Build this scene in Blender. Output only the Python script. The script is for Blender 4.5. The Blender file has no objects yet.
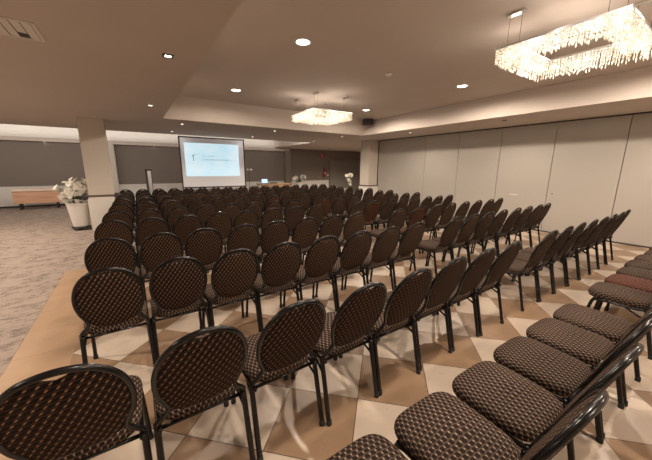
import bpy, bmesh, math, random
from mathutils import Vector, Matrix
R = math.radians
scn = bpy.context.scene
COL = scn.collection
rnd = random.Random(7)

# ------------------------------------------------------------------ camera
H = 1.6
f_px, pitch, roll, yaw = 289.06, .210089, .00566, .588934
F = Vector((math.sin(yaw)*math.cos(pitch), math.cos(yaw)*math.cos(pitch), -math.sin(pitch)))
Rt = Vector((math.cos(yaw), -math.sin(yaw), 0)); Up = Rt.cross(F)
R2 = Rt*math.cos(roll)+Up*math.sin(roll); U2 = R2.cross(F)
cam_d = bpy.data.cameras.new('camera'); cam = bpy.data.objects.new('camera', cam_d); COL.objects.link(cam)
m = Matrix((R2, U2, -F)).transposed().to_4x4(); m.translation = (0, 0, H); cam.matrix_world = m
cam_d.sensor_width = 36; cam_d.lens = f_px/652*36; cam_d.clip_start = .02
scn.camera = cam

# ------------------------------------------------------------------ world, exposure
w = bpy.data.worlds.new('world'); scn.world = w; w.use_nodes = True
w.node_tree.nodes['Background'].inputs[0].default_value = (1, .84, .7, 1)
w.node_tree.nodes['Background'].inputs[1].default_value = .02
scn.view_settings.view_transform = 'Standard'; scn.view_settings.look = 'None'
scn.view_settings.gamma = 1; scn.view_settings.use_curve_mapping = False
scn.view_settings.exposure = 0.12
LIGHT = 1.0
WARM = (1, .85, .71)

def light(name, kind, loc, power, color=WARM, **kw):
    d = bpy.data.lights.new(name, kind); o = bpy.data.objects.new(name, d); COL.objects.link(o)
    d.energy = power*LIGHT; d.color = color; o.location = loc
    for k, v in kw.items():
        if k == 'rot': o.rotation_euler = v
        else: setattr(d, k, v)
    return o
# recessed downlights of the tray (visible four, and the pairs behind the camera)
DOWN = [(2.09, 3.70), (2.09, 6.62), (5.78, 6.64), (5.73, 3.70), (2.09, .78), (5.75, .78), (2.09, -2.0), (5.75, -2.0)]
for x, y in DOWN:
    light('downlight_lamp', 'SPOT', (x, y, 3.205), 200, spot_size=R(176), spot_blend=.25, shadow_soft_size=.07)
SMALL = [(.47, 6.75), (1.33, 9.06), (1.31, 11.13), (3.99, 8.95), (6.72, 9.02), (7.79, 6.73), (4.02, 11.05), (6.8, 11.2),
         (7.68, 3.76), (-3.2, 3.7), (-3.2, 6.7), (-3.2, 9.6), (10.2, 13.2), (12.5, 12.5), (7.7, .8), (.47, .7), (-3.2, .7)]  # left carpet and far right entries are unseen lamps added for brightness
for i, (x, y) in enumerate(SMALL):
    light('spot_or_fill_lamp', 'SPOT', (x, y, 2.735), ((60 if x < 5 else 230) if y > 10 else 60) if x > -3 else 300, spot_size=R(150), spot_blend=.7, shadow_soft_size=.04)
light('spot_or_fill_lamp', 'SPOT', (.47, 3.74, 2.74), 60, spot_size=R(115), spot_blend=.7, shadow_soft_size=.05)
# concealed cove light of the rear ceiling recess
light('cove_lamp', 'AREA', (-2.8, 12.15, 2.98), 85, color=(1, .93, .88), shape='RECTANGLE', size=8.2, size_y=.15, rot=(R(90), 0, 0))
light('cove_lamp', 'AREA', (5.8, 12.15, 2.98), 30, color=(1, .93, .88), shape='RECTANGLE', size=2.3, size_y=.15, rot=(R(90), 0, 0))
light('cove_lamp', 'AREA', (0.1, 15.98, 2.80), 20, color=(1, .93, .86), shape='RECTANGLE', size=14, size_y=.12, rot=(R(180), 0, 0))

# ------------------------------------------------------------------ materials
def mat(name, base=(.5, .5, .5), rough=.6, metal=0, emis=None, es=0, spec=.5, **kw):
    m = bpy.data.materials.new(name); m.use_nodes = True
    b = m.node_tree.nodes['Principled BSDF']
    b.inputs['Base Color'].default_value = (*base, 1); b.inputs['Roughness'].default_value = rough
    b.inputs['Metallic'].default_value = metal; b.inputs['Specular IOR Level'].default_value = spec
    if emis: b.inputs['Emission Color'].default_value = (*emis, 1); b.inputs['Emission Strength'].default_value = es
    return m
class N:
    def __init__(s, m): s.m = m; s.t = m.node_tree; s.b = s.t.nodes['Principled BSDF']
    def n(s, ty, **kw):
        x = s.t.nodes.new(ty)
        for k, v in kw.items(): setattr(x, k, v)
        return x
    def l(s, a, b): s.t.links.new(a, b)
    def math(s, op, a, b=None, c=None):
        x = s.n('ShaderNodeMath', operation=op)
        for i, v in enumerate((a, b, c)):
            if v is None: continue
            if isinstance(v, (int, float)): x.inputs[i].default_value = v
            else: s.l(v, x.inputs[i])
        return x.outputs[0]
    def mix(s, fac, a, b, blend='MIX'):
        x = s.n('ShaderNodeMix', data_type='RGBA', blend_type=blend)
        for i, v in ((0, fac), (6, a), (7, b)):
            if isinstance(v, (int, float)): x.inputs[i].default_value = v
            elif isinstance(v, tuple): x.inputs[i].default_value = (*v, 1)
            else: s.l(v, x.inputs[i])
        return x.outputs[2]
    def noise(s, scale, detail=3, vec=None, rough=.5):
        x = s.n('ShaderNodeTexNoise'); x.inputs['Scale'].default_value = scale; x.inputs['Detail'].default_value = detail
        x.inputs['Roughness'].default_value = rough
        if vec is not None: s.l(vec, x.inputs['Vector'])
        return x.outputs[0]
    def obj(s): return s.n('ShaderNodeTexCoord').outputs['Object']
    def ramp(s, fac, p0, p1):
        x = s.n('ShaderNodeMapRange'); x.inputs[1].default_value = p0; x.inputs[2].default_value = p1
        s.l(fac, x.inputs[0]); return x.outputs[0]
    def sep(s, v):
        x = s.n('ShaderNodeSeparateXYZ'); s.l(v, x.inputs[0]); return x.outputs
    def mapping(s, v, rot=(0, 0, 0), scale=(1, 1, 1), loc=(0, 0, 0)):
        x = s.n('ShaderNodeMapping'); x.inputs['Rotation'].default_value = rot; x.inputs['Scale'].default_value = scale
        x.inputs['Location'].default_value = loc; s.l(v, x.inputs[0]); return x.outputs[0]
    def bump(s, h, strength=.2, dist=.002):
        x = s.n('ShaderNodeBump'); x.inputs['Strength'].default_value = strength; x.inputs['Distance'].default_value = dist
        s.l(h, x.inputs['Height']); s.l(x.outputs[0], s.b.inputs['Normal'])

def paint(name, base, rough=.85, var=.04, scale=1.5):
    m = mat(name, base, rough); k = N(m); v = k.obj()
    c2 = tuple(x*(1-var*2) for x in base)
    k.l(k.mix(k.noise(scale, 4, v), base, c2), k.b.inputs['Base Color'])
    k.bump(k.noise(180, 2, v), .08, .001)
    return m
def fabric(name, cell, lattice, dot, pu, pv, slant):
    m = mat(name, cell, .85, spec=.12); k = N(m)
    uv = k.n('ShaderNodeUVMap'); x, y, _ = k.sep(uv.outputs[0])
    v = k.math('DIVIDE', y, pv); row = k.math('FLOOR', v)
    u = k.math('ADD', k.math('DIVIDE', x, pu), k.math('MULTIPLY', row, .5))
    u = k.math('ADD', u, k.math('MULTIPLY', k.math('FRACT', v), slant))
    fx = k.math('SUBTRACT', k.math('FRACT', u), .5); fy = k.math('SUBTRACT', k.math('FRACT', v), .5)
    ax = k.math('POWER', k.math('ABSOLUTE', k.math('DIVIDE', fx, .37)), 3)
    ay = k.math('POWER', k.math('ABSOLUTE', k.math('DIVIDE', fy, .43)), 3)
    r = k.math('ADD', ax, ay)
    cm = k.ramp(r, .75, 1.25)
    dx = k.math('SUBTRACT', k.math('ABSOLUTE', fx), .5)
    dd = k.math('ADD', k.math('POWER', k.math('DIVIDE', dx, .13), 2), k.math('POWER', k.math('DIVIDE', k.math('SUBTRACT', fy, .1), .2), 2))
    dm = k.math('SUBTRACT', 1.0, k.ramp(dd, .6, 1.4))
    wv = k.noise(900, 1, uv.outputs[0]); wv = k.ramp(wv, .3, .7)
    lat = k.mix(wv, tuple(c*.55 for c in lattice), lattice)
    c = k.mix(cm, cell, lat); c = k.mix(dm, c, dot)
    oi = k.n('ShaderNodeObjectInfo')
    c = k.mix(1.0, c, oi.outputs['Color'], 'MULTIPLY')
    k.l(c, k.b.inputs['Base Color'])
    k.bump(cm, .35, .0015)
    return m
def wood(name, a, b, scale=(2, 30, 30), rough=.5):
    m = mat(name, a, rough); k = N(m); v = k.mapping(k.obj(), scale=scale)
    k.l(k.mix(k.ramp(k.noise(1, 5, v), .35, .65), a, b), k.b.inputs['Base Color'])
    return m
M = {}
M['ceiling'] = paint('ceiling_paint', (.63, .55, .485), .9)
M['recess'] = paint('recess_paint', (.82, .78, .72), .9)
M['column'] = paint('column_paint', (.62, .56, .48), .75)
M['taupe'] = paint('taupe_wall_paint', (.235, .195, .165), .85, .05)
M['dado'] = paint('white_dado_paint', (.76, .72, .66), .7)
M['panel'] = paint('cream_partition', (.43, .395, .35), .6, .02)
M['seam'] = mat('dark_seam', (.03, .025, .02), .8)
M['door'] = paint('grey_door_paint', (.27, .24, .21), .55)
M['base'] = mat('dark_baseboard', (.035, .03, .027), .6)
M['black'] = mat('black_powder_coat', (.006, .0055, .0055), .24, spec=.4)
M['rubber'] = mat('black_rubber', (.012, .012, .012), .8)
M['chrome'] = mat('chrome', (.75, .73, .7), .15, 1)
M['steel'] = mat('brushed_steel', (.55, .55, .56), .35, 1)
M['darksteel'] = mat('dark_metal', (.07, .065, .065), .4, .6)
M['white'] = mat('white_plastic', (.75, .73, .7), .4)
M['pot'] = mat('white_pot_glaze', (.72, .68, .63), .35)
M['petal'] = mat('white_petal', (.82, .79, .70), .6)
M['leaf'] = mat('green_leaf', (.06, .10, .03), .5)
M['red'] = mat('red_paint', (.45, .02, .02), .35)
M['rail'] = wood('taupe_rail_wood', (.16, .12, .09), (.11, .08, .06))
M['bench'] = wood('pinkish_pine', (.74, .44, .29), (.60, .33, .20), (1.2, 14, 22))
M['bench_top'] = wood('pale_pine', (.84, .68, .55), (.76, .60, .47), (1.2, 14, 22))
M['table'] = wood('light_oak', (.50, .33, .20), (.40, .26, .15))
M['down'] = mat('downlight_glow', (1, 1, 1), .5, emis=(1, .86, .70), es=14)
M['smallglow'] = mat('spot_glow', (1, 1, 1), .5, emis=(1, .86, .72), es=7)
M['bulb'] = mat('bulb_glow', (1, 1, 1), .5, emis=(1, .78, .5), es=5)
M['seat'] = fabric('seat_fabric', (.021, .014, .011), (.120, .082, .064), (.34, .24, .16), .029, .022, 0)
M['back'] = fabric('back_fabric', (.013, .0085, .007), (.066, .038, .026), (.30, .18, .10), .031, .024, -.6)
M['laptop'] = mat('laptop_screen', (.4, .6, .8), .3, emis=(.45, .72, 1), es=.9)
M['screen_cloth'] = mat('screen_cloth', (.82, .83, .88), .8)
def slide():
    m = mat('projected_slide', (.30, .36, .40), .7); k = N(m)
    v = k.n('ShaderNodeUVMap').outputs[0]
    c = k.mix(k.ramp(k.noise(1.6, 2, v), .3, .7), (.50, .80, .94), (.74, .89, .95))
    x, y, _ = k.sep(v)
    k.l(c, k.b.inputs['Emission Color']); k.b.inputs['Emission Strength'].default_value = .74
    return m
M['slide'] = slide()
M['slide_ink'] = mat('slide_ink', (.35, .5, .55), .8, emis=(.42, .66, .74), es=.50)
M['slide_dark'] = mat('slide_dark_ink', (.1, .2, .22), .8, emis=(.12, .27, .31), es=.45)
def crystal():
    m = mat('cut_crystal', (.95, .92, .86), .12, spec=.9); k = N(m)
    k.b.inputs['Transmission Weight'].default_value = .55
    n = k.noise(38, 2, k.obj())
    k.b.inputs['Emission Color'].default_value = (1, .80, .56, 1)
    k.l(k.math('ADD', k.math('MULTIPLY', k.ramp(n, .48, .66), .55), .04), k.b.inputs['Emission Strength'])  # patchy glow put into the glass, standing in for bulb light it catches
    return m
M['crystal'] = crystal()
def tiles():
    m = mat('diagonal_floor_tiles', (.6, .5, .4), .32); k = N(m); v = k.obj()
    S = .5
    # lattice corner at (1.18,1.33): rotate the plane by 45 degrees about it
    r = k.mapping(k.mapping(v, loc=(-1.17, -1.335, 0)), rot=(0, 0, R(45)), scale=(1/S, 1/S, 1))
    x, y, _ = k.sep(r)
    ix, iy = k.math('FLOOR', x), k.math('FLOOR', y)
    chk = k.math('MODULO', k.math('ABSOLUTE', k.math('ADD', ix, iy)), 2.0)
    k.chk = chk
    rn = k.n('ShaderNodeTexWhiteNoise', noise_dimensions='2D')
    cb = k.n('ShaderNodeCombineXYZ'); k.l(ix, cb.inputs[0]); k.l(iy, cb.inputs[1]); k.l(cb.outputs[0], rn.inputs[0])
    n1 = k.ramp(k.noise(3.2, 5, v, .6), .3, .7)
    cream = k.mix(n1, (.66, .555, .45), (.58, .48, .38)); brown = k.mix(n1, (.36, .235, .145), (.27, .175, .105))
    c = k.mix(chk, brown, cream)
    c = k.mix(k.math('MULTIPLY', rn.outputs[0], .22), c, (.30, .20, .13))
    ex = k.math('SUBTRACT', .5, k.math('ABSOLUTE', k.math('SUBTRACT', k.math('FRACT', x), .5)))
    ey = k.math('SUBTRACT', .5, k.math('ABSOLUTE', k.math('SUBTRACT', k.math('FRACT', y), .5)))
    g = k.math('LESS_THAN', k.math('MINIMUM', ex, ey), .006)
    c = k.mix(g, c, (.10, .065, .045))
    k.l(c, k.b.inputs['Base Color'])
    k.l(k.math('ADD', k.math('MULTIPLY', n1, .15), .25), k.b.inputs['Roughness'])
    return m
M['tiles'] = tiles()
def strip():
    m = mat('tan_border_tiles', (.4, .3, .2), .4); k = N(m); v = k.obj(); x, y, _ = k.sep(v)
    c = k.mix(k.ramp(k.noise(2.5, 5, v, .6), .3, .7), (.42, .275, .165), (.34, .22, .13))
    g = k.math('LESS_THAN', k.math('ABSOLUTE', k.math('SUBTRACT', k.math('FRACT', k.math('MULTIPLY', y, 2.0)), .5)), .004)
    k.l(k.mix(g, c, (.2, .13, .08)), k.b.inputs['Base Color']); return m
M['strip'] = strip()
def carpet():
    m = mat('mottled_carpet', (.4, .35, .3), .95, spec=.1); k = N(m); v = k.obj()
    a = k.ramp(k.noise(4.2, 9, k.mapping(v, scale=(1.0, 1.5, 1)), .75), .47, .56)
    b = k.ramp(k.noise(14, 5, v, .7), .35, .62)
    f = k.math('MULTIPLY', a, b)
    c = k.mix(f, (.315, .25, .205), (.11, .083, .068))
    c = k.mix(k.math('MULTIPLY', k.ramp(k.noise(60, 3, v), .3, .7), .3), c, (.46, .40, .35))
    k.l(c, k.b.inputs['Base Color']); k.bump(k.noise(250, 2, v), .4, .004); return m
M['carpet'] = carpet()

# ------------------------------------------------------------------ mesh helpers
def new(name, bm, mtl, parent=None, smooth=False, bevel=0, loc=None, rotz=0, mats=None):
    me = bpy.data.meshes.new(name)
    bmesh.ops.recalc_face_normals(bm, faces=bm.faces[:])
    bm.to_mesh(me); bm.free()
    for mm in (mats or [mtl]): me.materials.append(mm)
    if smooth:
        for p in me.polygons: p.use_smooth = True
    o = bpy.data.objects.new(name, me); COL.objects.link(o)
    if parent: o.parent = parent
    if loc: o.location = loc
    o.rotation_euler.z = rotz
    if bevel:
        b = o.modifiers.new('bevel', 'BEVEL'); b.width = bevel; b.segments = 2; b.limit_method = 'ANGLE'
    return o
def box(bm, a, b):
    x0, y0, z0 = a; x1, y1, z1 = b
    v = [bm.verts.new(p) for p in ((x0,y0,z0),(x1,y0,z0),(x1,y1,z0),(x0,y1,z0),(x0,y0,z1),(x1,y0,z1),(x1,y1,z1),(x0,y1,z1))]
    return [bm.faces.new([v[i] for i in q]) for q in ((0,3,2,1),(4,5,6,7),(0,1,5,4),(1,2,6,5),(2,3,7,6),(3,0,4,7))]
def boxes(*ab):
    bm = bmesh.new()
    for a, b in ab: box(bm, a, b)
    return bm
def tube(bm, pts, r, seg=8, closed=False, rads=None, cap=True):
    pts = [Vector(p) for p in pts]; n = len(pts); rings = []; prev = None
    for i, p in enumerate(pts):
        a = pts[i-1] if (i or closed) else p; b = pts[(i+1) % n] if (i < n-1 or closed) else p
        t = (b-a).normalized()
        if prev is None:
            u = t.cross(Vector((0, 0, 1)))
            if u.length < .1: u = t.cross(Vector((0, 1, 0)))
        else: u = prev-t*prev.dot(t)
        u.normalize(); prev = u; v = t.cross(u)
        rr = rads[i] if rads else r
        rings.append([bm.verts.new(p+u*(rr*math.cos(2*math.pi*k/seg))+v*(rr*math.sin(2*math.pi*k/seg))) for k in range(seg)])
    for i in range(n if closed else n-1):
        A, B = rings[i], rings[(i+1) % n]
        for k in range(seg): bm.faces.new((A[k], A[(k+1) % seg], B[(k+1) % seg], B[k]))
    if cap and not closed: bm.faces.new(rings[0]); bm.faces.new(rings[-1])
def lathe(bm, prof, seg=24, c=(0, 0, 0)):
    rings = []
    for r, z in prof:
        rings.append([bm.verts.new((c[0]+max(r, 1e-4)*math.cos(2*math.pi*k/seg), c[1]+max(r, 1e-4)*math.sin(2*math.pi*k/seg), c[2]+z)) for k in range(seg)])
    for A, B in zip(rings, rings[1:]):
        for k in range(seg): bm.faces.new((A[k], A[(k+1) % seg], B[(k+1) % seg], B[k]))
    bm.faces.new(rings[0]); bm.faces.new(rings[-1])
def cr(pts, n=6, closed=False):                       # Catmull-Rom
    P = [Vector(p) for p in pts]; out = []; L = len(P)
    for i in range(L if closed else L-1):
        g = (lambda j: P[j % L]) if closed else (lambda j: P[max(0, min(L-1, j))])
        a, b, c, d = g(i-1), g(i), g(i+1), g(i+2)
        for k in range(n):
            t = k/n
            out.append(.5*((2*b)+(c-a)*t+(2*a-5*b+4*c-d)*t*t+(3*b-a-3*c+d)*t**3))
    if not closed: out.append(P[-1])
    return out
def root(name, loc, label, cat, group=None, rotz=0):
    o = bpy.data.objects.new(name, None); COL.objects.link(o); o.location = loc; o.rotation_euler.z = rotz
    o['label'] = label; o['category'] = cat
    if group: o['group'] = group
    return o
def tag(o, label, cat, group=None):
    o['label'] = label; o['category'] = cat
    if group: o['group'] = group
    return o
def struct(name, bm, m, parent=None, **kw):
    o = new(name, bm, m, parent, **kw)
    if not parent: o['kind'] = 'structure'
    return o

# ------------------------------------------------------------------ the room
XL, XR, XF, YN, YF, ZC, ZT = -7.0, 8.88, 14.6, -4.0, 16.35, 2.76, 3.23
TX0, TX1, TY0, TY1 = .81, 7.12, -3.2, 8.33
RX1, RY0, RY1 = 7.2, 12.05, 16.1
FX = -1.01
fl = struct('floor', boxes(((FX+.42, YN, -.1), (XF, 5.40, 0))), M['tiles'])
struct('trim_1', boxes(((FX, YN, -.1), (FX+.42, 5.82, 0)), ((FX+.42, 5.40, -.1), (XF, 5.82, 0))), M['strip'])
struct('trim_2', boxes(((XL, YN, -.1), (FX, YF+.1, .002)), ((FX, 5.82, -.1), (XF, YF+.1, .002))), M['carpet'])
bm = boxes(((XL, YN, ZC), (TX0, TY1, ZC+.7)), ((TX1, YN, ZC), (XF, TY1, ZC+.7)), ((TX0, YN, ZC), (TX1, TY0, ZC+.7)),
           ((XL, TY1, ZC), (XF, RY0, ZC+.7)), ((RX1, RY0, ZC), (XF, YF+.1, ZC+.7)), ((TX0, TY0, ZT), (TX1, TY1, ZT+.23)))
# sloping far cheek of the tray
v = [bm.verts.new(p) for p in ((TX0, TY1, ZC), (TX1, TY1, ZC), (TX1, 7.93, ZT), (TX0, 7.93, ZT), (TX0, TY1, ZT), (TX1, TY1, ZT))]
for q in ((0, 1, 2, 3), (3, 2, 5, 4), (0, 4, 5, 1), (0, 3, 4), (1, 5, 2)): bm.faces.new([v[i] for i in q])
struct('ceiling', bm, M['ceiling'])
struct('trim_3', boxes(((XL, RY0, 3.25), (RX1, YF+.1, 3.46)), ((XL, YF-.02, 2.72), (RX1, YF+.1, 3.25))), M['recess'])   # inside of the light recess
struct('trim_4', boxes(((XL, RY1, 2.58), (RX1+.9, YF+.1, 2.72))), M['ceiling'])       # ledge along the far wall
struct('trim_5', boxes(((XL, RY1-.03, 2.72), (RX1, RY1, 2.755))), M['recess'])
struct('wall_far', boxes(((XL, YF, 0), (XF, YF+.15, ZC+.7))), M['taupe'])
struct('trim_6', boxes(((XL, YF-.03, .06), (11.1, YF, .83))), M['dado'])
struct('baseboard_far', boxes(((XL, YF-.04, 0), (11.1, YF, .07))), M['base'])
struct('wall_left', boxes(((XL-.15, YN, 0), (XL, YF+.1, ZC+.7))), M['dado'])
struct('wall_near', boxes(((XL, YN-.15, 0), (XF, YN, ZC+.7))), M['dado'])
struct('wall_hall', boxes(((XF, 9.0, 0), (XF+.15, YF+.1, ZC+.7))), M['taupe'])
wr = struct('wall_right', boxes(((XR+.05, YN, 0), (XR+.2, 9.9, ZC))), M['seam'])
struct('wall_back', boxes(((XR+.2, 9.4, 0), (XF, 9.55, ZC))), M['taupe'])
ys = [1.78-1.287*4+1.287*i for i in range(10)]; ys[-1] = 9.3; ys = [YN+.02]+ys
ys = sorted(set(round(y, 3) for y in ys if y >= YN)); 
for a, b in zip(ys, ys[1:]):
    new('wall_panel', boxes(((XR, a+.006, .03), (XR+.05, b-.006, ZC-.03))), M['panel'], wr, bevel=.004)
new('latch_slot', boxes(((XR-.004, 3.74, .905), (XR, 3.96, .925))), M['white'], wr)
new('latch_slot', boxes(((XR-.004, 2.93, .99), (XR, 2.985, 1.005))), M['darksteel'], wr)
struct('trim_7', boxes(((XR-.015, YN, ZC-.03), (XR+.05, 9.3, ZC-.001))), M['base'])
struct('baseboard_right', boxes(((XR-.012, YN, 0), (XR+.05, 9.3, .03))), M['base'])
# piers on the far wall
struct('trim_8', boxes(((-.95, 15.95, 0), (-.46, YF, 2.58))), M['column'])
struct('trim_9', boxes(((7.80, 16.0, 0), (8.13, YF, 2.6))), M['taupe'])
# columns with a dado rail
def column(n, x0, x1, y0, y1, low=.03):
    c = struct('trim_%d' % n, boxes(((x0, y0, 0), (x1, y1, ZC))), M['column'], bevel=.006)
    new('dado_casing', boxes(((x0-low, y0-low, 0), (x1+low, y1+low, .86))), M['dado'], c, bevel=.004)
    new('dado_rail', boxes(((x0-low-.02, y0-low-.02, .86), (x1+low+.02, y1+low+.02, .91))), M['rail'], c, bevel=.01)
    return c
c1 = column(10, -.92, -.40, 9.35, 9.85)
for x in (-1.0, -.32):
    bm = bmesh.new(); lathe(bm, [(.0, 0), (.065, .004), (.08, .02), (.08, .04), (.04, .05)], 20)
    o = new('rail_knob', bm, M['darksteel'], c1, smooth=True); o.rotation_euler = (R(90), 0, 0); o.location = (x, 9.34, .87)
column(11, 8.37, XR-.02, 9.32, 9.88)
# double door in the far wall
def door(n, x0, x1, leafs):
    d = struct('door_%d' % n, boxes(((x0-.12, YF-.05, 0), (x0, YF+.01, 2.17)), ((x1, YF-.05, 0), (x1+.12, YF+.01, 2.17)), ((x0, YF-.05, 2.07), (x1, YF+.01, 2.17))), M['door'], bevel=.004)
    wl = (x1-x0)/leafs
    for i in range(leafs):
        l = new('door_leaf', boxes(((x0+i*wl+.005, YF-.03, .01), (x0+(i+1)*wl-.005, YF, 2.065))), M['door'], d, bevel=.003)
        hx = x0+wl-.1 if i == 0 else x0+wl+.1
        bm = bmesh.new(); tube(bm, [(hx, YF-.03, 1.05), (hx, YF-.08, 1.05), (hx+(-.12 if i == 0 else .12), YF-.08, 1.05)], .011)
        new('door_handle', bm, M['steel'], l, smooth=True)
door(1, 11.32, 13.75, 2)

# ------------------------------------------------------------------ light fittings
names = {(2.09, 3.70): 'brightest round recessed downlight, nearest the camera at top centre-left', (2.09, 6.62): 'round recessed downlight at the far left of the raised ceiling',
         (5.78, 6.64): 'round recessed downlight beside the far chandelier and black speaker', (5.73, 3.70): 'round recessed downlight between far chandelier and near chandelier'}
for x, y in DOWN[:4]:
    r = root('downlight', (x, y, ZT), names[(x, y)], 'ceiling light', 'round downlights in the raised ceiling')
    bm = bmesh.new(); lathe(bm, [(.115, 0), (.115, -.008), (.1, -.014), (.085, -.008), (.085, 0)], 28); new('bezel', bm, M['white'], r, smooth=True)
    bm = bmesh.new(); lathe(bm, [(.084, -.002), (.084, -.009), (.02, -.012)], 28); new('diffuser', bm, M['down'], r)
sl = ['tiny spotlight in the low left ceiling, nearer the raised tray corner', 'tiny spotlight just beyond the left corner of the raised ceiling',
      'tiny spotlight directly above the left top corner of the screen', 'tiny spotlight in low ceiling beyond the screen side of the far chandelier',
      'tiny spotlight in the low ceiling just under the far chandelier right end', 'tiny lit spotlight in the soffit above the left partition panels',
      'tiny spotlight above the right top corner of the projection screen', 'tiny spotlight at the pointed right end of the bright recess']
for (x, y), lab in zip(SMALL[:8], sl):
    r = root('spotlight', (x, y, ZC), lab, 'ceiling light', 'tiny ceiling spotlights')
    bm = bmesh.new(); lathe(bm, [(.05, 0), (.05, -.008), (.036, -.01), (.036, 0)], 20); new('bezel', bm, M['white'], r, smooth=True)
    bm = bmesh.new(); lathe(bm, [(.034, -.002), (.034, -.007), (.01, -.009)], 20); new('lens', bm, M['smallglow'], r)
r = root('spotlight', (7.68, 3.76, ZC), 'unlit dark spotlight in the soffit above the right partition panels', 'ceiling light')
bm = bmesh.new(); lathe(bm, [(.06, 0), (.06, -.008), (.036, -.01), (.036, -.001)], 20); new('bezel', bm, M['darksteel'], r, smooth=True)
bm = bmesh.new(); lathe(bm, [(.034, -.001), (.034, -.005), (.01, -.006)], 20); new('lens', bm, M['base'], r)
r = root('square_spotlight', (.475, 3.745, ZC), 'square recessed spotlight with dark frame in the low left ceiling', 'ceiling light')
bm = boxes(((-.075, -.07, -.012), (.075, -.05, 0)), ((-.075, .05, -.012), (.075, .07, 0)), ((-.075, -.05, -.012), (-.045, .05, 0)), ((.045, -.05, -.012), (.075, .05, 0)))
new('frame', bm, M['darksteel'], r); new('lens', boxes(((-.044, -.048, -.008), (.044, .048, -.001))), M['smallglow'], r); r.scale = (.68, .68, .8)
for i, (x, lab) in enumerate(((6.6, 'tiny dot light on the far ledge, right of the screen'), (1.1, 'tiny dot light on the far ledge, left of the screen'), (-2.7, 'tiny dot light on the far ledge above the wooden bench'))):
    r = root('ledge_light', (x, 16.25, 2.58), lab, 'ceiling light', 'dot lights on the far ledge')
    bm = bmesh.new(); lathe(bm, [(.05, 0), (.05, -.008), (.036, -.01), (.036, 0)], 16); new('bezel', bm, M['white'], r)
    bm = bmesh.new(); lathe(bm, [(.034, -.002), (.034, -.007), (.01, -.009)], 16); new('lens', bm, M['smallglow'], r)
# smoke detector
r = root('smoke_detector', (3.97, 3.99, ZT), 'small white smoke detector on the raised ceiling between the downlights', 'smoke detector')
bm = bmesh.new(); lathe(bm, [(.06, 0), (.06, -.015), (.045, -.02), (.04, -.04), (.015, -.048)], 24); new('housing', bm, M['white'], r, smooth=True)
bm = bmesh.new(); lathe(bm, [(.062, 0), (.062, -.006)], 24); new('base_plate', bm, M['darksteel'], r)
# ceiling vent
r = root('ceiling_vent', (-.68, 3.78, ZC), 'rectangular slatted air vent in the low ceiling at top left', 'air vent')
bm = boxes(((-.16, -.22, -.014), (.16, -.195, 0)), ((-.16, .195, -.014), (.16, .22, 0)), ((-.16, -.195, -.014), (-.135, .195, 0)), ((.135, -.195, -.014), (.16, .195, 0)))
new('frame', bm, M['dado'], r, bevel=.002)
new('backing', boxes(((-.134, -.194, -.004), (.134, .194, -.001))), M['base'], r)
for k in range(4):
    L = .19 if k != 2 else .09
    o = new('slat', boxes(((-.031, -.19, -.002), (.031, L if k != 2 else .06, .002))), M['dado'], r); o.location = (-.1+k*.067, 0, -.011); o.rotation_euler = (0, R(5), 0)
# loudspeaker in the corner of the tray
r = root('ceiling_speaker', (6.84, 7.74, 3.12), 'black box loudspeaker hung in the far right corner of the raised ceiling', 'speaker', rotz=R(-20))
new('cabinet', boxes(((-.16, -.1, -.10), (.16, .12, .09))), M['darksteel'], r, bevel=.015)
new('grille', boxes(((-.145, -.112, -.085), (.145, -.1, .075))), M['base'], r, bevel=.006)
bm = bmesh.new(); tube(bm, [(0, .05, .09), (0, .05, .11)], .02); new('bracket', bm, M['darksteel'], r)

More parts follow.
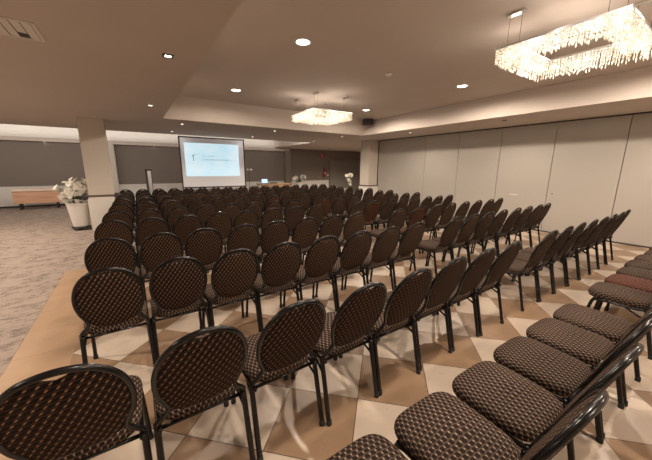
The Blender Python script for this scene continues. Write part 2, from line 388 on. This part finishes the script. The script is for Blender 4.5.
# crystal chandeliers
def chandelier(cx, cy, lab):
    zt = 2.87; h = .53; w_ = .20
    r = root('crystal_chandelier', (cx, cy, zt), lab, 'chandelier', 'square crystal ring chandeliers')
    bm = boxes(((-h, -h, 0), (h, -h+w_, .018)), ((-h, h-w_, 0), (h, h, .018)), ((-h, -h+w_, 0), (-h+w_, h-w_, .018)), ((h-w_, -h+w_, 0), (h, h-w_, .018)))
    new('top_plate', bm, M['steel'], r)
    for sx in (-1, 1):
        for sy in (-1, 1):
            x, y = sx*.41, sy*.41
            c = new('canopy', boxes(((x-.03, y-.09, ZT-zt-.028), (x+.03, y+.09, ZT-zt))), M['chrome'], r, bevel=.004)
            for dy in (-.06, .06):
                bm = bmesh.new(); tube(bm, [(x, y+dy, .018), (x, y+dy, ZT-zt-.028)], .0022, 5); new('wire', bm, M['darksteel'], c)
            # bulbs on each corner
    rr = random.Random(3)
    pos = []
    mid = h-w_/2
    for t in (-.3, 0, .3):
        pos += [(t, -mid), (t, mid), (-mid, t), (mid, t)]
    pos += [(a*mid, b*mid) for a in (-1, 1) for b in (-1, 1)]
    for (x, y) in pos:
        bm = bmesh.new(); lathe(bm, [(.004, 0), (.009, -.012), (.017, -.035), (.012, -.055), (.002, -.06)], 10)
        o = new('bulb', bm, M['bulb'], r, smooth=True); o.location = (x, y, -.015)
    # strings of faceted drops, in rows along the ring
    bm = bmesh.new(); n = 34
    def drop(x, y, L):
        z = -.002
        while z > -L:
            s = .009 if z > -L+.035 else .0075
            ln = .024 if z > -L+.035 else .05
            a = rr.uniform(0, 1.5)
            top = bm.verts.new((x, y, z)); bot = bm.verts.new((x, y, z-ln))
            ring = [bm.verts.new((x+s*math.cos(a+q*math.pi/2), y+s*math.sin(a+q*math.pi/2), z-ln*.45)) for q in range(4)]
            for q in range(4): bm.faces.new((top, ring[q], ring[(q+1) % 4])); bm.faces.new((bot, ring[(q+1) % 4], ring[q]))
            z -= ln+.003
    step = .026
    def lined(d, L):
        k = int(2*d/step)
        for i in range(k):
            t = -d+2*d*i/k
            for x, y in ((t, -d), (d, t), (-t, d), (-d, -t)):
                drop(x+rr.uniform(-.006, .006), y+rr.uniform(-.006, .006), L*rr.uniform(.82, 1.06))
    lined(h-.008, .13); lined(h-.05, .15); lined(h-.11, .10); lined(h-w_+.008, .09)
    c = new('crystal_curtain', bm, M['crystal'], r); c['kind'] = 'stuff'
    return r
chandelier(4.0, 1.36, 'large crystal ring chandelier hanging at the top right, nearest the camera')
chandelier(4.0, 6.22, 'smaller-looking crystal chandelier hanging further back, near the black speaker')
for cy in (1.36, 6.22):
    for sx, sy in ((-1, 0), (1, 0), (0, -1), (0, 1)):
        light('chandelier_lamp', 'POINT', (4+sx*.4, cy+sy*.4, 2.60), 6.5, shadow_soft_size=.1)
        light('chandelier_lamp', 'POINT', (4+sx*.62, cy+sy*.62, 2.98), 1.4, shadow_soft_size=.05)

# ------------------------------------------------------------------ banquet chair
LEAN = math.tan(R(19.5))
def by(u, v): return -.168-(v-.44)*LEAN-.016*(1-(u/.22)**2)*max(0, min(1, (v-.46)/.2))
def chair():
    r = root('banquet_chair', (0, 0, 0), 'round-backed banquet chair', 'chair')
    # back outline (u across, v up): balloon, pinched above the seat, flaring to the seat corners
    half = [(.203, .415), (.197, .445), (.166, .482), (.152, .52), (.162, .565), (.182, .62), (.193, .69), (.189, .76), (.169, .83), (.133, .885), (.081, .926), (.0, .943)]
    pts = half+[(-u, v) for u, v in half[-2::-1]]
    path = cr([(u, by(u, v), v) for u, v in pts], 8)
    bm = bmesh.new(); tube(bm, path, .013, 8); new('back_frame', bm, M['black'], r, smooth=True)
    # upholstered back panel with the hand-hold gap under the top of the frame
    bm = bmesh.new(); uvl = bm.loops.layers.uv.new('UVMap'); NR = 6; C = (0, .70)
    top_ = [(u*.995, .70+(v-.70)*1.0) for u, _, v in path if v > .525 and u > 1e-4]
    hp_ = []
    for u, v in [(.0, .470), (.05, .474), (.10, .487), (.134, .507)]+top_+[(0, .941)]:
        if v > .80:
            g = max(0, 1-abs(u)/.078); v -= .036*g*g*(3-2*g)
        hp_.append((u, v))
    OUT = hp_+[(-u, v) for u, v in hp_[-2:0:-1]]; NA = len(OUT)
    def outline(a): return OUT[int(round(a/(2*math.pi)*NA)) % NA]
    def panel(side):
        rings = []
        for j in range(NR+1):
            t = j/NR; ring = []
            for i in range(NA):
                a = 2*math.pi*i/NA; u, v = outline(a); u *= t; v = C[1]+(v-C[1])*t
                th = (.006+.020*(1-t**3)) if side > 0 else (.005+.012*(1-t**4))
                ring.append(bm.verts.new((u, by(u, v)+side*th, v)))
                if j == 0: break
            rings.append(ring)
        for i in range(NA): bm.faces.new((rings[0][0], rings[1][i], rings[1][(i+1) % NA]))
        for A, B in zip(rings[1:], rings[2:]):
            for i in range(NA): bm.faces.new((A[i], B[i], B[(i+1) % NA], A[(i+1) % NA]))
        return rings[-1]
    A = panel(1); B = panel(-1)
    for i in range(NA): bm.faces.new((A[i], B[i], B[(i+1) % NA], A[(i+1) % NA]))
    for fc in bm.faces:
        for lp in fc.loops: lp[uvl].uv = (lp.vert.co.x+1, lp.vert.co.z)
    new('backrest', bm, M['back'], r, smooth=True)
    # seat cushion: rounded trapezoid, domed
    bm = bmesh.new(); uvl = bm.loops.layers.uv.new('UVMap')
    NS = 56; rings = []
    def so(a, k=1.0):
        c_, s_ = math.cos(a), math.sin(a); e = .44
        x = math.copysign(abs(c_)**e, c_)*.212; y = math.copysign(abs(s_)**e, s_)*.215
        x *= .93+.07*(y+.215)/.43
        return x*k, .045+y*k
    prof = [(.90, .405), (.955, .408), (.985, .42), (1.0, .435), (1.0, .447), (.985, .459), (.94, .469), (.85, .476), (.6, .482), (.3, .485)]
    for k_, z in prof:
        rings.append([bm.verts.new((*so(2*math.pi*i/NS, k_), z)) for i in range(NS)])
    for A, B in zip(rings, rings[1:]):
        for i in range(NS): bm.faces.new((A[i], A[(i+1) % NS], B[(i+1) % NS], B[i]))
    bm.faces.new(rings[0][::-1]); top = bm.verts.new((0, .045, .486))
    for i in range(NS): bm.faces.new((rings[-1][i], rings[-1][(i+1) % NS], top))
    for fc in bm.faces:
        for lp in fc.loops: c_ = lp.vert.co; q_ = Vector((c_.x, c_.y-.045)); q_.normalize(); e_ = .475-c_.z; lp[uvl].uv = (c_.x+1+q_.x*e_, c_.y+1+q_.y*e_)
    new('seat', bm, M['seat'], r, smooth=True)
    # under-seat frame
    bm = bmesh.new()
    for s in (-1, 1):
        tube(bm, cr([(s*.196, -.19, .412), (s*.192, -.05, .395), (s*.188, .12, .395), (s*.187, .20, .392)], 3), .0115, 8)
    tube(bm, [(-.19, -.15, .395), (.19, -.15, .395)], .010, 8); tube(bm, [(-.187, .19, .392), (.187, .19, .392)], .010, 8)
    tube(bm, [(-.19, -.195, .27), (.19, -.195, .27)], .0001, 4) if False else None
    new('seat_frame', bm, M['black'], r, smooth=True)
    for s in (-1, 1):
        bm = bmesh.new(); tube(bm, cr([(s*.204, -.150, .43), (s*.205, -.168, .36), (s*.207, -.212, .16), (s*.2085, -.245, .012)], 4), .0155, 8)
        L = new('leg', bm, M['black'], r, smooth=True)
        bm = bmesh.new(); lathe(bm, [(.017, 0), (.018, .01), (.0155, .035)], 10); o = new('rubber_foot', bm, M['rubber'], L, smooth=True); o.location = (s*.207, -.245, 0)
        bm = bmesh.new(); tube(bm, cr([(s*.187, .10, .394), (s*.188, .175, .388), (s*.191, .205, .35), (s*.198, .235, .16), (s*.203, .25, .012)], 4), .014, 8)
        L = new('leg', bm, M['black'], r, smooth=True)
        bm = bmesh.new(); lathe(bm, [(.017, 0), (.018, .01), (.0155, .035)], 10); o = new('rubber_foot', bm, M['rubber'], L, smooth=True); o.location = (s*.203, .25, 0)
        bm = bmesh.new(); tube(bm, [(s*.205, -.185, .31), (s*.19, -.02, .39)], .008, 6); new('brace', bm, M['black'], r, smooth=True)
    return r
proto = chair()
kids = {}
for o in list(COL.objects):
    if o.parent: kids.setdefault(o.parent.name, []).append(o)
def place(loc, rz, label, group, tint, feet=True, first=[True]):
    if first[0]: first[0] = False; r = proto
    else: r = proto.copy(); COL.objects.link(r)
    r.location = loc; r.rotation_euler.z = rz; r['label'] = label; r['group'] = group
    for ch in kids[proto.name]:
        if r is proto: c = ch
        else: c = ch.copy(); COL.objects.link(c); c.parent = r
        c.color = (*tint, 1)
        if r is proto or not feet: continue
        for g in kids.get(ch.name, []):
            d = g.copy(); COL.objects.link(d); d.parent = c
    return r
def lin(a, s, n): return [a+s*i for i in range(n)]
ROWS = [  # y of the chair centres, left block, right block
 (.528, [.60, 1.06, 1.51, 1.97, 2.43, 2.89], [3.78, 4.23, 4.68, 5.13, 5.58, 6.03, 6.48, 6.93]),
 (1.53, lin(-.278, .455, 8), lin(3.81, .445, 8)),
 (2.66, [-.21, .23, .66, 1.10, 1.55, 2.00, 2.46, 2.93], [3.78, 4.23, 4.66, 5.11, 5.57, 6.00, 6.46, 6.90]),
 (3.69, [-.24, .19, .62, 1.07, 1.50, 1.95, 2.38, 2.83], [3.75, 4.28, 4.76, 5.25, 5.73, 6.20, 6.67, 7.12]),
 (4.80, [-.26, .18, .61, 1.05, 1.48, 1.92, 2.35, 2.79], lin(3.78, .438, 8)),
 (5.80, lin(-.24, .438, 8), lin(3.62, .45, 8)),
 (6.84, lin(-.22, .436, 8), lin(3.70, .438, 8)),
 (7.83, lin(-.20, .436, 8), lin(3.72, .438, 8)),
 (8.84, lin(-.19, .435, 8), lin(3.66, .438, 8)),
 (9.83, lin(-.17, .435, 8), lin(3.58, .44, 8)),
 (10.84, lin(-.16, .43, 8), lin(3.36, .435, 9)),
]
ordn = ['first', 'second', 'third', 'fourth', 'fifth', 'sixth', 'seventh', 'eighth', 'ninth', 'tenth', 'eleventh']
REDS = {(5, 1, 0): 1, (4, 1, 1): 1, (3, 1, 1): 1, (0, 1, 1): 2, (6, 0, 7): 1}
from bpy_extras.object_utils import world_to_camera_view
def inview(x, y):
    bpy.context.view_layer.update()
    for dx in (-.2, .2):
        for dy in (-.25, .25):
            for z in (.05, .47, .9):
                P = Vector((x+dx, y+dy, z))-Vector((0, 0, H)); d = P.dot(F)
                if d < .05: continue
                if abs(P.dot(R2)/d*f_px) < 330 and abs(P.dot(U2)/d*f_px) < 234: return True
    return False
for ri, (yy, Lb, Rb) in enumerate(ROWS):
    for bi, blk in enumerate((Lb, Rb)):
        for ci, x in enumerate(blk):
            ry = yy+rnd.uniform(-.015, .015)
            if not inview(x, ry): continue
            k = REDS.get((ri, bi, ci), None)
            t = rnd.uniform(.88, 1.08); tint = (t, t, t)
            if k: tint = (1.2, .86, .82) if k == 1 else (1.4, .88, .86)
            row = 'nearest' if ri == 0 else ('farthest' if ri == len(ROWS)-1 else ordn[ri]+'-nearest')
            side = 'left' if bi == 0 else 'right'
            if bi == 0: n = len(blk)-1-ci; frm = 'nearest the aisle' if n == 0 else ('outermost' if ci == 0 and ri > 0 else ordn[n]+' from the aisle')
            else: n = ci; frm = 'nearest the aisle' if n == 0 else (('nearest the partition') if ci == len(blk)-1 else ordn[n]+' from the aisle')
            lab = '%sround-backed chair, %s, in the %s row of the %s block' % ('reddish ' if k else '', frm, row, side)
            place((x, ry, 0), R(rnd.uniform(-1, 1)), lab, 'chairs in the %s row of the %s block' % (row, side), tint)

# ------------------------------------------------------------------ projection screen
SX0, SX1, SY, SZ0, SZ1 = 1.70, 4.29, 12.9, .785, 2.80
r = root('projection_screen', ((SX0+SX1)/2, SY, 0), 'large white projection screen in a thin black frame, showing a pale blue slide', 'projection screen')
def loc(o, x, y, z): return (x-(SX0+SX1)/2, y-SY, z)
cx = (SX0+SX1)/2; t = .045
bm = boxes(((SX0-cx, -.02, SZ0), (SX0-cx+t, .03, SZ1)), ((SX1-cx-t, -.02, SZ0), (SX1-cx, .03, SZ1)), ((SX0-cx+t, -.02, SZ1-t), (SX1-cx-t, .03, SZ1)), ((SX0-cx+t, -.02, SZ0), (SX1-cx-t, .03, SZ0+t)))
new('frame', bm, M['base'], r, bevel=.004)
cl = new('screen_cloth', boxes(((SX0-cx+t, -.005, SZ0+t), (SX1-cx-t, .005, SZ1-t))), M['screen_cloth'], r)
x0, x1, z0, z1 = 1.885-cx, 4.03-cx, 1.255, 2.565
bm = bmesh.new(); uvl = bm.loops.layers.uv.new('UVMap'); 
fs = box(bm, (x0, -.009, z0), (x1, -.005, z1))
for fc in bm.faces:
    for lp in fc.loops: lp[uvl].uv = (lp.vert.co.x, lp.vert.co.z)
sd = new('slide_image', bm, M['slide'], cl)
def sp(fx, fz): return x0+(x1-x0)*fx, z0+(z1-z0)*fz
bm = bmesh.new()
a = sp(.135, .62)                                  # hooked mark
tube(bm, [(a[0]+.02, -.011, a[1]-.20), (a[0]+.02, -.011, a[1])], .012, 6)
tube(bm, [(a[0]-.005, -.011, a[1]-.04), (a[0]+.03, -.011, a[1]+.04)], .02, 6)
new('slide_mark', bm, M['slide_dark'], sd)
bm = bmesh.new()
tube(bm, [(a[0]+.03, -.011, a[1]+.05), (a[0]+.21, -.011, a[1]+.05)], .012, 6)
# two illegible lines of small type
def typeline(fx0, fx1, fz, hgt, seed):
    q = random.Random(seed); x, z = sp(fx0, fz); xe = sp(fx1, fz)[0]
    while x < xe:
        ww = q.uniform(.012, .03)
        if q.random() > .14: box(bm, (x, -.0112, z), (x+ww, -.0095, z+hgt*q.choice((.7, 1, 1))))
        x += ww+.009
typeline(.30, .54, .60, .045, 1); typeline(.30, .92, .485, .055, 2)
new('slide_text', bm, M['slide_ink'], sd)
for s, xx in ((-1, SX0-cx+.03), (1, SX1-cx-.03)):
    bm = bmesh.new(); tube(bm, [(xx, .05, 0.01), (xx, .05, 1.6)], .016); tube(bm, [(xx, -.2, .015), (xx, .5, .015)], .016); tube(bm, [(xx, .45, .02), (xx, .05, .9)], .012)
    new('leg', bm, M['darksteel'], r, smooth=True)

# ------------------------------------------------------------------ things along the far end
# metal pillar
r = root('metal_pillar', (.57, 12.6, 0), 'slim upright metal pillar left of the projection screen', 'pillar')
new('body', boxes(((-.10, -.08, .03), (.10, .08, 1.50))), M['darksteel'], r, bevel=.02)
new('front_strip', boxes(((-.035, -.088, .05), (.075, -.079, 1.47))), M['steel'], r, bevel=.003)
bm = bmesh.new(); lathe(bm, [(.2, 0), (.2, .012), (.15, .03)], 28); new('base', bm, M['darksteel'], r)
new('cap', boxes(((-.11, -.09, 1.50), (.11, .09, 1.53))), M['base'], r, bevel=.006)
# light stand
r = root('light_stand', (4.62, 13.4, 0), 'thin tripod stand carrying two round white lamps beside the screen', 'lamp stand')
bm = bmesh.new(); tube(bm, [(0, 0, .3), (0, 0, 1.5)], .012); new('pole', bm, M['darksteel'], r)
for a in (20, 140, 260):
    bm = bmesh.new(); tube(bm, [(0, 0, .75), (.42*math.cos(R(a)), .42*math.sin(R(a)), .01)], .009); new('leg', bm, M['darksteel'], r)
bm = bmesh.new(); tube(bm, [(-.22, 0, 1.5), (.12, 0, 1.5)], .012); new('crossbar', bm, M['darksteel'], r)
for x in (-.07, .09):
    bm = bmesh.new(); lathe(bm, [(.01, -.05), (.045, -.03), (.058, 0), (.05, .03), (.01, .05)], 16)
    o = new('lamp_head', bm, M['white'], r, smooth=True); o.location = (x, -.03, 1.52)
new('clamp', boxes(((-.26, -.04, 1.47), (-.18, .04, 1.55))), M['base'], r, bevel=.01)
# table with laptop
r = root('presenter_table', (6.15, 14.05, 0), 'long light wooden table against the far wall, right of the screen', 'table')
new('tabletop', boxes(((-.85, -.35, .79), (.85, .35, .83))), M['table'], r, bevel=.006)
new('apron', boxes(((-.8, -.31, .62), (.8, -.29, .79))), M['table'], r)
for x in (-.78, .78):
    for y in (-.28, .28): new('leg', boxes(((x-.03, y-.03, 0), (x+.03, y+.03, .79))), M['table'], r, bevel=.004)
r = root('laptop', (5.65, 13.95, .83), 'open laptop with a glowing pale blue screen on the wooden table', 'laptop')
new('base', boxes(((-.17, -.12, 0), (.17, .12, .018))), M['darksteel'], r, bevel=.004)
l = new('lid', boxes(((-.17, -.008, 0), (.17, .008, .22))), M['darksteel'], r, bevel=.004); l.location = (0, .125, .015); l.rotation_euler = (R(-12), 0, 0)
new('display', boxes(((-.155, -.0095, .015), (.155, -.008, .205))), M['laptop'], l)
r = root('mixer_box', (6.08, 13.95, .83), 'flat black device lying right of the laptop on the table', 'audio device')
new('housing', boxes(((-.16, -.12, 0), (.16, .12, .05))), M['base'], r, bevel=.008)
for k in range(3):
    bm = bmesh.new(); lathe(bm, [(.016, 0), (.016, .012), (.008, .016)], 12); o = new('knob', bm, M['darksteel'], r); o.location = (-.09+.09*k, -.04, .05)

# flowers
def petals(bm, s, q):
    for i in range(6):
        a = i*math.pi/3+q.uniform(-.15, .15); L = s*q.uniform(.85, 1.1); wd = s*.34
        ca, sa = math.cos(a), math.sin(a); P = []
        for t, ww, z in ((0, .12, 0), (.35, .85, .25), (.7, 1, .42), (1, .15, .38)):
            for sgn in (-1, 0, 1):
                x = L*t; y = wd*ww*sgn; P.append(bm.verts.new((x*ca-y*sa, x*sa+y*ca, s*z+(.0 if sgn else -.07*s))))
        for j in range(3):
            for k in range(2): bm.faces.new((P[j*3+k], P[j*3+k+1], P[j*3+4+k], P[j*3+3+k]))
    lathe(bm, [(.01*s*6, 0), (.10*s, .3*s), (.02*s, .5*s)], 6)
FL = []
for sd_ in range(3):
    q = random.Random(sd_); bm = bmesh.new(); petals(bm, .085, q)
    me = bpy.data.meshes.new('flower'); bmesh.ops.recalc_face_normals(bm, faces=bm.faces[:]); bm.to_mesh(me); bm.free(); me.materials.append(M['petal']); FL.append(me)
def planter(x, y, lab, hp, rt, rb, clusters, nflow, trolley=True, seed=1, fs=1.0):
    q = random.Random(seed); r = root('potted_flowers', (x, y, 0.004 if x < FX else 0), lab, 'potted plant', 'white flowers in white pots')
    z0 = .09 if trolley else 0
    bm = bmesh.new(); lathe(bm, [(rb, z0), (rb+.01, z0+.02), (rt-.012, hp-.04), (rt, hp-.02), (rt, hp), (rt-.025, hp), (rt-.03, hp-.06), (.02, hp-.07)], 36)
    new('pot', bm, M['pot'], r, smooth=False)
    if trolley:
        bm = bmesh.new(); lathe(bm, [(rb+.05, .06), (rb+.05, .085), (rb-.02, .089)], 28); t_ = new('plant_trolley', bm, M['darksteel'], r)
        for k in range(5):
            a = k*2*math.pi/5+.3; bm = bmesh.new(); tube(bm, [(-.012, 0, 0), (.012, 0, 0)], .026, 14)
            o = new('castor', bm, M['base'], t_); o.location = ((rb+.025)*math.cos(a), (rb+.025)*math.sin(a), .028)
    lf = bmesh.new()
    for k in range(26):
        a = q.uniform(0, 2*math.pi); L = q.uniform(.12, .3)*fs; rr_ = q.uniform(0, rt*.6); wd = .022
        b0 = Vector((rr_*math.cos(a), rr_*math.sin(a), hp-.05)); d = Vector((math.cos(a), math.sin(a), 0)); s = Vector((-d.y, d.x, 0))
        prev = None
        for t in (0, .3, .6, .85, 1):
            c = b0+d*(L*t*.7)+Vector((0, 0, L*(1.1*t-.6*t*t))); ww = wd*math.sin(math.pi*min(1, .15+t*.85))+.002
            cur = [lf.verts.new(c-s*ww), lf.verts.new(c+s*ww)]
            if prev: lf.faces.new((prev[0], prev[1], cur[1], cur[0]))
            prev = cur
    st = bmesh.new()
    for k in range(nflow):
        cx_, cz_, sx_, sz_ = clusters[k % len(clusters)]
        while True:
            v = Vector((q.uniform(-1, 1), q.uniform(-1, 1), q.uniform(-1, 1)))
            if .35 < v.length < 1: break
        p = Vector((cx_+v.x*sx_, v.y*sx_*.8, cz_+v.z*sz_))
        fo = bpy.data.objects.new('flower', FL[k % 3]); COL.objects.link(fo); fo.parent = r; fo.location = p
        fo.scale = (fs*q.uniform(.8, 1.15),)*3
        n = Vector((v.x, v.y-.5, v.z+.15)).normalized(); fo.rotation_euler = n.to_track_quat('Z', 'Y').to_euler()
        b = Vector((q.uniform(-.05, .05), q.uniform(-.05, .05), hp-.07))
        tube(st, cr([b, b.lerp(p, .5)+Vector((0, 0, .10)), p], 4), .004, 4)
    new('leaves', lf, M['leaf'], r); new('stems', st, M['leaf'], r)
planter(-1.20, 9.72, 'white pot of large white lilies on a wheeled base beside the left column', .70, .245, .155,
        [(-.2, .98, .26, .22), (.12, 1.12, .26, .22), (.0, .92, .26, .22)], 95, True, 1, .80)
planter(8.27, 15.3, 'white planter with two puffs of white flowers near the far wall', .80, .20, .16,
        [(-.26, 1.02, .14, .13), (.27, 1.06, .17, .15)], 36, False, 2, .9)
planter(8.12, 10.35, 'tall white orchids against the grey door, left of right column', .72, .2, .14,
        [(-.10, 1.24, .11, .07), (.14, 1.30, .12, .07), (.0, 1.08, .09, .10), (.07, .93, .06, .07)], 26, True, 3, .95)
# bench
r = root('wooden_bench', (-3.02, 15.45, .004), 'low pinkish wooden plank bench with black legs by the far left wall', 'bench')
for z0, z1 in ((.24, .45), (.455, .67)):
    new('front_plank', boxes(((-.66, -.20, z0), (.66, -.17, z1))), M['bench'], r, bevel=.004)
new('top_board', boxes(((-.67, -.21, .685), (.67, .2, .78))), M['bench_top'], r, bevel=.01)
new('back_plank', boxes(((-.66, .15, .24), (.66, .18, .68))), M['bench'], r, bevel=.004)
for x in (-.66, .63): new('end_panel', boxes(((x, -.169, .24), (x+.03, .149, .684))), M['bench'], r)
for x in (-.52, .52):
    for y in (-.13, .12): new('leg', boxes(((x-.025, y-.025, 0), (x+.025, y+.025, .24))), M['base'], r, bevel=.004)
# fire extinguisher and red sign
r = root('fire_extinguisher', (10.72, YF-.09, 1.08), 'red fire extinguisher hanging on the far wall left of the door', 'fire extinguisher')
bm = bmesh.new(); lathe(bm, [(.07, 0), (.08, .015), (.08, .36), (.06, .41), (.025, .44), (.025, .47)], 20); new('cylinder', bm, M['red'], r, smooth=True)
bm = bmesh.new(); tube(bm, [(0, 0, .47), (0, 0, .51)], .02); tube(bm, [(0, 0, .51), (-.1, -.03, .54)], .012); new('valve', bm, M['base'], r)
bm = bmesh.new(); tube(bm, cr([(.02, 0, .5), (.12, -.02, .46), (.13, -.02, .25), (.11, -.03, .1)], 5), .011); new('hose', bm, M['base'], r, smooth=True)
new('bracket', boxes(((-.03, .06, .1), (.03, .088, .45))), M['darksteel'], r)
new('instruction_label', boxes(((-.045, -.086, .15), (.045, -.078, .27))), M['white'], r)
r = root('alarm_sign', (10.6, YF-.012, 2.4), 'small red sign with a white mark high on the far wall', 'sign')
new('plate', boxes(((-.17, -.012, -.1), (.17, .01, .1))), M['red'], r)
bm = bmesh.new(); tube(bm, [(-.1, -.014, -.06), (-.1, -.014, .05)], .014, 6); tube(bm, [(-.1, -.014, .05), (-.05, -.014, .05)], .01, 6); box(bm, (-.03, -.015, -.05), (.03, -.012, .03)); new('white_mark', bm, M['white'], r)
r = root('call_point', (11.02, YF-.02, 1.16), 'small white call point box between extinguisher and door frame', 'wall box')
new('housing', boxes(((-.06, -.02, -.06), (.06, .018, .06))), M['white'], r, bevel=.008); new('button', boxes(((-.02, -.026, -.02), (.02, -.02, .02))), M['red'], r)
